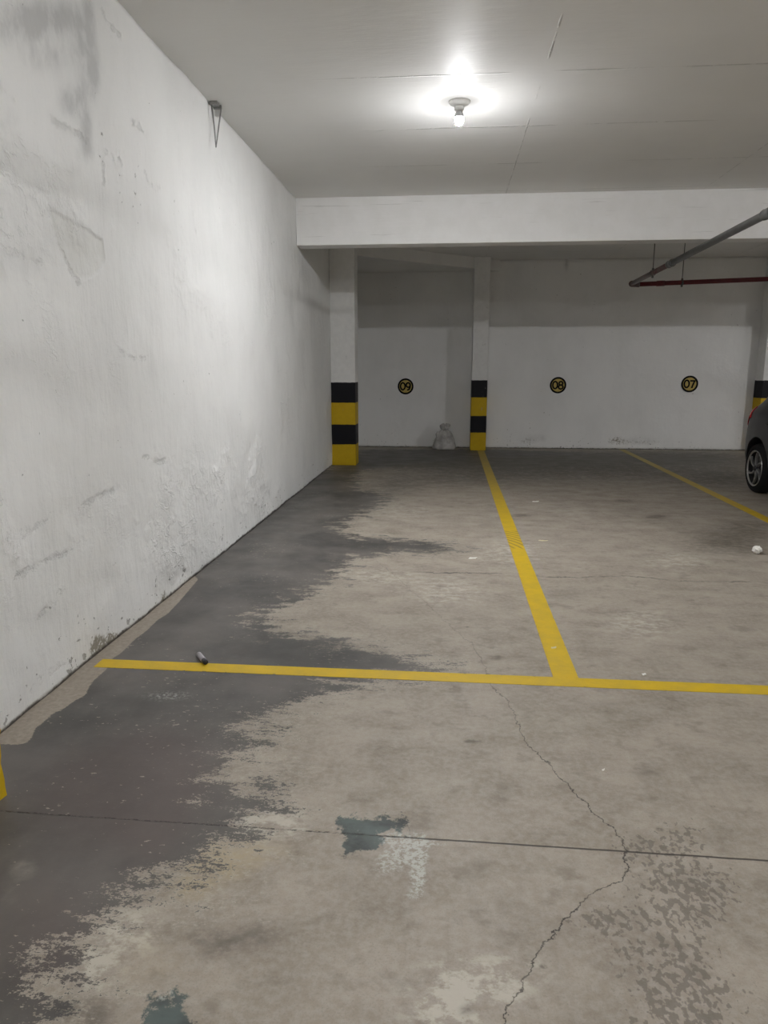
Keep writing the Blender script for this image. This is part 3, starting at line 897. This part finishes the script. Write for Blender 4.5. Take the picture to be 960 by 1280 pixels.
for z, r in prof:
    ring = []
    for i in range(N):
        a = 2 * math.pi * i / N
        ca, sa = math.cos(a), math.sin(a)
        e = 0.62   # squarish plan
        sx = math.copysign(abs(ca) ** e, ca) * 0.222 * r
        sy = math.copysign(abs(sa) ** e, sa) * 0.155 * r
        k = 1 + 0.05 * mnoise.noise(Vector((ca * 2, sa * 2, z * 9))) + (0.22 * min(1, z / 0.2)) * math.sin(9 * a + 7 * z) * mnoise.noise(Vector((ca * 1.5, sa * 1.5, 4)))
        sag = -0.012 * math.sin(3 * a + 1) * min(1, z / 0.1)
        ring.append(bm.verts.new((sx * k + 0.04 * z, sy * k + 0.12 * z * z, max(0, z + sag * (1 if z > 0.05 else 0)))))
    rings.append(ring)
for A_, B_ in zip(rings, rings[1:]):
    for i in range(N):
        bm.faces.new((A_[i], A_[(i + 1) % N], B_[(i + 1) % N], B_[i]))
bm.faces.new(rings[0][::-1]); bm.faces.new(rings[-1])
obj('bag', bm, M_sack, t, True)
bm = bmesh.new()
tr = []
for z, r in [(0.352, 0.045), (0.365, 0.052), (0.385, 0.075), (0.415, 0.090), (0.445, 0.088), (0.468, 0.066), (0.476, 0.02)]:
    ring = []
    for i in range(48):
        a = 2 * math.pi * i / 48
        k = 1 + 0.20 * math.sin(7 * a + 14 * z) + 0.25 * mnoise.noise(Vector((math.cos(a) * 2, math.sin(a) * 2, z * 12)))
        ring.append(bm.verts.new((r * k * math.cos(a) + 0.015, r * 0.75 * k * math.sin(a) + 0.016, z + 0.02 * math.sin(2 * a + 0.6) * (z > 0.38))))
    tr.append(ring)
for A_, B_ in zip(tr, tr[1:]):
    for i in range(48):
        bm.faces.new((A_[i], A_[(i + 1) % 48], B_[(i + 1) % 48], B_[i]))
bm.faces.new(tr[0][::-1]); bm.faces.new(tr[-1])
obj('gathered_top', bm, M_sack, t, True)
bm = bmesh.new()
tube(bm, [(0.052 * math.cos(a) + 0.015, 0.042 * math.sin(a) + 0.016, 0.362 + 0.006 * math.sin(3 * a)) for a in [2 * math.pi * i / 24 for i in range(25)]], 0.006, 8)
obj('tie', bm, M_steel, t, True)
for s in (-1, 1):       # loose corners of cloth below the tie
    bm = bmesh.new()
    P = [(s * 0.07, -0.02, 0.345), (s * 0.115, -0.045, 0.325), (s * 0.135, -0.065, 0.285), (s * 0.125, -0.075, 0.235), (s * 0.11, -0.07, 0.20)]
    tube(bm, P, [0.012, 0.026, 0.03, 0.024, 0.006], 12)
    obj('cloth_fold', bm, M_sack, t, True)

# ================================================================== LITTER
M_paper = simple('white_paper', (0.80, 0.79, 0.74), 0.7, sc=30, var=0.05)
x, y = fl(946, 692)
bm = bmesh.new()
bmesh.ops.create_icosphere(bm, subdivisions=4, radius=0.034)
for v in bm.verts:
    d = v.co.normalized()
    v.co *= 1 + 0.32 * mnoise.noise(d * 2.3) + 0.16 * abs(mnoise.noise(d * 6))
    v.co.z *= 0.9
zm = min(v.co.z for v in bm.verts)
for v in bm.verts:
    v.co.z -= zm
o = obj('crumpled_paper', bm, M_paper)
o.location = (x, y, 0)
tag(o, 'crumpled white paper ball on the floor near the car, at right edge', 'litter')

def scrap(px, py, w, d, rz, label, m, group=None):
    x, y = fl(px, py)
    bm = bmesh.new()
    nx, ny = 8, 5
    up, dn = {}, {}
    for i in range(nx + 1):
        for j in range(ny + 1):
            u, v = i / nx - 0.5, j / ny - 0.5
            ex = 1 + 0.22 * mnoise.noise(Vector((i * 1.7, j * 1.9, px)))
            z = 0.0012 + 0.004 * abs(mnoise.noise(Vector((u * 4, v * 4, py)))) + 0.006 * max(0, u) ** 1.0
            X, Y = u * w * ex + 0.3 * v * d, v * d * ex
            up[i, j] = bm.verts.new((X, Y, z + 0.0012))
            dn[i, j] = bm.verts.new((X, Y, max(0, z - 0.0012)))
    for i in range(nx):
        for j in range(ny):
            bm.faces.new((up[i, j], up[i + 1, j], up[i + 1, j + 1], up[i, j + 1]))
            bm.faces.new((dn[i, j], dn[i, j + 1], dn[i + 1, j + 1], dn[i + 1, j]))
    ring = [(i, 0) for i in range(nx)] + [(nx, j) for j in range(ny)] + [(i, ny) for i in range(nx, 0, -1)] + [(0, j) for j in range(ny, 0, -1)]
    for a, b in zip(ring, ring[1:] + ring[:1]):
        bm.faces.new((up[a], dn[a], dn[b], up[b]))
    o = obj('paper_scrap', bm, m)
    o.location = (x, y, 0)
    o.rotation_euler = (0, 0, rz)
    return tag(o, label, 'litter', group)
M_scrapy = simple('yellowed_paper', (0.62, 0.57, 0.38), 0.7, sc=30, var=0.08)
scrap(591, 698, 0.060, 0.045, 0.0, 'torn white paper scrap on the floor left of the middle yellow line', M_paper, 'paper scraps on the floor')
scrap(669.5, 627, 0.075, 0.05, 0.1, 'small pale paper scrap just right of the middle line, farthest back', M_paper, 'paper scraps on the floor')
scrap(679, 676, 0.075, 0.03, -0.2, 'thin yellowish scrap right of the middle yellow line', M_scrapy, 'paper scraps on the floor')
scrap(692, 810, 0.028, 0.02, 0.2, 'pale chip lying on the middle yellow line', M_scrapy, 'paper scraps on the floor')
scrap(805, 843.5, 0.018, 0.02, 0.2, 'tiny white chip above the crosswise yellow line at right', M_paper, 'paper scraps on the floor')
scrap(754, 963, 0.010, 0.010, 0.2, 'tiny white speck on bare concrete in the foreground', M_paper, 'paper scraps on the floor')

# small metal tube lying by the crosswise line
a, b = Vector((*fl(248.5, 821), 0)), Vector((*fl(257.5, 831.5), 0))
d = (b - a)
t = thing('metal_tube', ((a.x + b.x) / 2, (a.y + b.y) / 2, 0), 'small silver tube with dark end lying on the crosswise yellow line', 'tube', None, math.atan2(d.y, d.x))
L = d.length
M_lav = simple('brushed_silver_lilac', (0.52, 0.50, 0.54), 0.3, 0.75, sc=60, var=0.06)
M_darkp = simple('dark_plastic', (0.02, 0.02, 0.026), 0.4, var=0.1)
R = 0.0145
bm = bmesh.new(); lathe(bm, [(R * 0.86, -L / 2), (R, -L / 2 + 0.003), (R, L * 0.24)], 'X', 28, (0, 0, R)); obj('body', bm, M_lav, t, True)
bm = bmesh.new(); lathe(bm, [(R * 0.93, L * 0.24), (R * 0.93, L * 0.46), (R * 0.8, L * 0.5)], 'X', 28, (0, 0, R)); obj('end_cap', bm, M_darkp, t, True)

# ================================================================== CAR (small dark grey hatchback, tail to the back wall)
M_car = simple('dark_grey_metallic_paint', (0.030, 0.030, 0.032), 0.4, 0.2, sc=200, var=0.06, bumps=0.0, coat=0.25)
M_glass = simple('tinted_car_glass', (0.012, 0.013, 0.015), 0.05, 0.0, var=0.02, bumps=0.0, spec=0.6)
M_tyre = simple('tyre_rubber', (0.009, 0.009, 0.0095), 0.8, var=0.15, spec=0.2)
M_rim = simple('machined_alloy', (0.55, 0.55, 0.55), 0.28, 0.9, var=0.05, bumps=0.0)
M_rimd = simple('black_alloy', (0.02, 0.02, 0.021), 0.35, 0.3, var=0.05, bumps=0.0)
M_trim = simple('black_trim', (0.018, 0.018, 0.019), 0.5, var=0.1)
M_red = simple('red_lamp_lens', (0.48, 0.02, 0.028), 0.25, var=0.1, bumps=0.0, coat=0.5)
M_clear = simple('clear_lamp_lens', (0.62, 0.62, 0.64), 0.12, var=0.05, bumps=0.0)
M_plate = simple('grey_number_plate', (0.55, 0.55, 0.54), 0.4, var=0.04, bumps=0.0)

CX, CYR, CL = 4.60, 9.72, 3.95       # centre line, rear bumper, length
# station: s, bottom, half width, belt height, top, roof half width
ST = [(0.00, 0.36, 0.60, 0.72, 0.80, 0.50), (0.03, 0.30, 0.70, 0.80, 0.90, 0.55), (0.10, 0.26, 0.775, 0.92, 1.03, 0.58), (0.20, 0.24, 0.812, 0.98, 1.17, 0.585),
      (0.34, 0.22, 0.832, 0.985, 1.31, 0.585), (0.52, 0.20, 0.845, 0.975, 1.415, 0.585), (0.80, 0.19, 0.848, 0.955, 1.455, 0.59), (1.20, 0.19, 0.845, 0.94, 1.475, 0.60),
      (1.80, 0.19, 0.845, 0.925, 1.475, 0.60), (2.20, 0.19, 0.845, 0.915, 1.43, 0.59), (2.55, 0.19, 0.845, 0.91, 1.27, 0.60), (2.85, 0.19, 0.845, 0.90, 1.08, 0.64),
      (3.05, 0.20, 0.842, 0.885, 0.985, 0.66), (3.40, 0.21, 0.825, 0.83, 0.92, 0.62), (3.70, 0.23, 0.78, 0.74, 0.84, 0.56), (3.86, 0.25, 0.70, 0.66, 0.74, 0.50), (3.95, 0.30, 0.58, 0.58, 0.64, 0.42)]
ST = np.array(ST)
def stn(s):
    return [float(np.interp(s, ST[:, 0], ST[:, k])) for k in range(1, 6)]
def section(s):
    zb, w, belt, top, wr = stn(s)
    h = belt - zb
    return [(0, zb), (w * 0.82, zb), (w * 0.95, zb + 0.05), (w * 0.985, zb + h * 0.25), (w, zb + h * 0.5), (w * 0.992, zb + h * 0.72), (w * 0.965, belt - 0.02), (w * 0.935, belt + 0.015),
            (w * 0.935 * 0.42 + wr * 0.58, belt + (top - belt) * 0.50), (wr * 1.0, belt + (top - belt) * 0.84), (wr * 0.86, top - (top - belt) * 0.07), (wr * 0.45, top - 0.004), (0, top)]
car = thing('hatchback_car', (CX, CYR, 0), 'dark grey hatchback with black and silver wheel cut off at right edge', 'car')
# local frame: x sideways, y towards the back wall (rear bumper at y = 0), z up
bm = bmesh.new()
ss_ = sorted(set(list(ST[:, 0]) + list(np.linspace(0, CL, 44))))
rings = []
for s in ss_:
    sec = section(s)
    full = [(-x, z) for x, z in sec] + [(x, z) for x, z in sec[-2:0:-1]]
    rings.append([bm.verts.new((x, -s, z)) for x, z in full])
n_ = len(rings[0])
for A_, B_ in zip(rings, rings[1:]):
    for i in range(n_):
        bm.faces.new((A_[i], A_[(i + 1) % n_], B_[(i + 1) % n_], B_[i]))
bm.faces.new(rings[0]); bm.faces.new(rings[-1][::-1])
body = obj('body', bm, [M_car, M_trim], car, True)
WY = (-(CYR - 9.12), -(CYR - 9.12) - 2.55)     # axles
RW = 0.305
cut = bmesh.new()
for yy in WY:
    for sgn in (-1, 1):
        lathe(cut, [(0.365, sgn * 0.56), (0.365, sgn * 1.0)], 'X', 40, (0, yy, RW + 0.02))
cutter = obj('cutter', cut, M_trim)
bo = body.modifiers.new('arches', 'BOOLEAN')
cutter.parent = car
bo.object = cutter
bo.operation = 'DIFFERENCE'
bo.solver = 'EXACT'
bpy.context.view_layer.update()
dg = bpy.context.evaluated_depsgraph_get()
me2 = bpy.data.meshes.new_from_object(body.evaluated_get(dg))
body.modifiers.clear()
body.data = me2
bpy.data.objects.remove(cutter)
for p in me2.polygons:
    p.use_smooth = True
sh = body.modifiers.new('edges', 'EDGE_SPLIT')
sh.split_angle = math.radians(38)

def skin(name, quads, mat, parent=car, off=0.006, thick=0.008, nx=10):
    """a panel that follows the body: quads of (s, section index float) corners"""
    def P(s, k, side):
        sec = section(s)
        i = int(min(k, len(sec) - 1.001))
        f = k - i
        a, b = sec[i], sec[min(i + 1, len(sec) - 1)]
        return Vector((side * (a[0] + (b[0] - a[0]) * f), -s, a[1] + (b[1] - a[1]) * f))
    res = []
    for side, fn0, fn1, s0, s1 in quads:
        bm = bmesh.new()
        g = {}
        nk = 8
        for i in range(nx + 1):
            s = s0 + (s1 - s0) * i / nx
            for j in range(nk + 1):
                k = fn0(s) + (fn1(s) - fn0(s)) * j / nk
                p = P(s, k, side)
                e = 0.01
                du = P(min(CL, s + e), k, side) - P(max(0, s - e), k, side)
                dv = P(s, k + e, side) - P(s, k - e, side)
                nn = du.cross(dv)
                if nn.length > 0: nn.normalize()
                if nn.dot(p - Vector((0, -s, 0.7))) < 0: nn = -nn
                g[i, j] = bm.verts.new(p + nn * off)
        for i in range(nx):
            for j in range(nk):
                bm.faces.new((g[i, j], g[i + 1, j], g[i + 1, j + 1], g[i, j + 1]))
        o = obj(name, bm, mat, parent, True)
        so = o.modifiers.new('thick', 'SOLIDIFY')
        so.thickness = thick
        so.offset = 0
        res.append(o)
    return res
for side in (-1, 1):
    skin('side_window', [(side, lambda s: 7.15 + max(0, 0.75 - s) * 3.0, lambda s: 9.0 - max(0, s - 2.15) * 1.4, 0.55, 1.22)], M_glass)
    skin('side_window', [(side, lambda s: 7.15, lambda s: 9.0 - max(0, s - 2.15) * 1.6, 1.30, 2.02)], M_glass)
    skin('side_window', [(side, lambda s: 7.15, lambda s: 9.0 - max(0, s - 2.10) * 2.0, 2.10, 2.78)], M_glass)
    skin('tail_light', [(side, lambda s: 5.3 + 1.5 * s, lambda s: 7.8 - s * 1.6, 0.02, 0.27)], M_red, off=0.008)
    skin('headlight', [(side, lambda s: 5.4, lambda s: 7.6, 3.55, 3.86)], M_clear, off=0.008)
    skin('sill_trim', [(side, lambda s: 1.6, lambda s: 2.6, 1.05, 2.75)], M_trim)
# rear window and windscreen span the whole width
def span(name, s0, s1, k0, mat):
    bm = bmesh.new()
    g = {}
    for i in range(9):
        s = s0 + (s1 - s0) * i / 8
        sec = section(s)
        top = sec[k0:]
        pts = [(-x, z) for x, z in top] + [(x, z) for x, z in top[-2::-1]]
        for j, (x, z) in enumerate(pts):
            g[i, j] = bm.verts.new((x * 0.97, -s, z + 0.008))
    m = len(pts)
    for i in range(8):
        for j in range(m - 1):
            bm.faces.new((g[i, j], g[i + 1, j], g[i + 1, j + 1], g[i, j + 1]))
    o = obj(name, bm, mat, car, True)
    so = o.modifiers.new('thick', 'SOLIDIFY'); so.thickness = 0.008; so.offset = 0
span('rear_window', 0.16, 0.47, 9, M_glass)
span('windscreen', 2.28, 2.88, 9, M_glass)
# lower bumper valance, plate, handles, mirrors
bm = bmesh.new()
box(bm, (-0.56, -0.02, 0.34), (0.56, 0.012, 0.46)); obj('bumper_valance', bm, M_trim, car, bevel=0.01)
bm = bmesh.new(); box(bm, (-0.20, -0.01, 0.58), (0.20, 0.012, 0.70)); obj('number_plate', bm, M_plate, car, bevel=0.004)
for side in (-1, 1):
    for s in (0.86, 1.92):
        w = stn(s)[1]
        bm = bmesh.new()
        tube(bm, [(side * (w - 0.01), -s + 0.02, 0.865), (side * (w + 0.028), -s - 0.02, 0.868), (side * (w + 0.028), -s - 0.14, 0.866), (side * (w - 0.01), -s - 0.18, 0.862)], 0.012, 10)
        obj('door_handle', bm, M_trim, car, True)
    bm = bmesh.new()
    bmesh.ops.create_icosphere(bm, subdivisions=3, radius=1.0)
    for v in bm.verts:
        v.co = Vector((side * 0.93 + v.co.x * 0.105, -2.62 + v.co.y * 0.055, 0.985 + v.co.z * 0.07))
    tube(bm, [(side * 0.80, -2.62, 0.93), (side * 0.90, -2.62, 0.96)], 0.025, 10)
    obj('wing_mirror', bm, M_car, car, True)
# wheels
def wheel(x, y, side):
    bm = bmesh.new()
    hw = 0.095
    prof = [(0.215, -hw), (0.24, -hw - 0.004), (0.285, -hw + 0.006), (0.300, -hw + 0.03), (RW, -0.03), (RW, 0.03), (0.300, hw - 0.03), (0.285, hw - 0.006), (0.24, hw + 0.004), (0.215, hw), (0.205, hw * 0.5), (0.205, -hw * 0.5)]
    rg = lathe(bm, prof, 'X', 48, cap=False)
    for i in range(48):
        bm.faces.new((rg[-1][i], rg[-1][(i + 1) % 48], rg[0][(i + 1) % 48], rg[0][i]))
    ty = obj('tyre', bm, M_tyre, car, True)
    ty.location = (x, y, RW)
    bm = bmesh.new()
    lathe(bm, [(0.213, hw * 0.86), (0.222, hw * 1.02), (0.214, hw * 1.06), (0.203, hw * 0.86)], 'X', 48, cap=False)
    bmesh.ops.reverse_faces(bm, faces=bm.faces[:])
    if side < 0:
        for v in bm.verts: v.co.x = -v.co.x
    rim = obj('rim', bm, M_rim, ty, True)
    bm = bmesh.new()
    lathe(bm, [(0.203, hw * 0.90 * side), (0.198, hw * 0.4 * side), (0.198, -hw * side)], 'X', 48, cap=False)
    o = obj('rim_barrel', bm, M_rimd, ty, True)
    o['label'] = 'black inside of the rim'
    bm = bmesh.new()
    lathe(bm, [(0.202, hw * 0.30 * side), (0.202, hw * 0.36 * side)], 'X', 40)
    obj('brake_disc', bm, M_rimd, ty)
    for k in range(6):
        bm = bmesh.new()
        a0 = 2 * math.pi * k / 6 + 0.3
        pts = []
        for j in range(7):
            tt = j / 6
            r = 0.025 + tt * 0.185
            a = a0 + 0.42 * tt * tt
            pts.append((r, a, 0.024 - 0.008 * tt))
        V = []
        for r, a, w in pts:
            c = Vector((0, math.cos(a) * r, math.sin(a) * r))
            n2 = Vector((0, -math.sin(a), math.cos(a)))
            xo = side * (hw * (0.98 - 0.12 * (1 - r / 0.21)))
            V.append([bm.verts.new(c + n2 * w / 2 * q + Vector((xf, 0, 0))) for q, xf in ((-1, xo), (1, xo), (1, xo - side * 0.03), (-1, xo - side * 0.03))])
        for A_, B_ in zip(V, V[1:]):
            for q in range(4):
                bm.faces.new((A_[q], A_[(q + 1) % 4], B_[(q + 1) % 4], B_[q]))
        bm.faces.new(V[0]); bm.faces.new(V[-1][::-1])
        obj('spoke', bm, M_rim, ty, bevel=0.003)
    bm = bmesh.new()
    lathe(bm, [(0.034, side * hw * 0.6), (0.034, side * hw * 0.97), (0.026, side * hw * 1.02)], 'X', 24)
    obj('hub_cap', bm, M_rimd, ty, True)
for yy in WY:
    for side in (-1, 1):
        wheel(side * 0.742, yy, side)
        bm = bmesh.new()
        # dark liner inside the arch
        lathe(bm, [(0.362, side * 0.565), (0.362, side * 0.80)], 'X', 40, (0, yy, RW + 0.02), cap=False)
        bmesh.ops.delete(bm, geom=[v for v in bm.verts if v.co.z < 0.2], context='VERTS')
        o = obj('arch_liner', bm, M_trim, car, True)

# ================================================================== RENDER SETTINGS
w = bpy.data.worlds.new('world')
scene.world = w
w.use_nodes = True
w.node_tree.nodes['Background'].inputs[0].default_value = (0.0, 0.0, 0.0, 1)
scene.view_settings.view_transform = 'Standard'
scene.view_settings.look = 'None'
scene.view_settings.gamma = 1.0
scene.view_settings.exposure = 0.27
scene.view_settings.use_curve_mapping = False
scene.cycles.max_bounces = 12
scene.cycles.diffuse_bounces = 8
scene.cycles.use_denoising = True
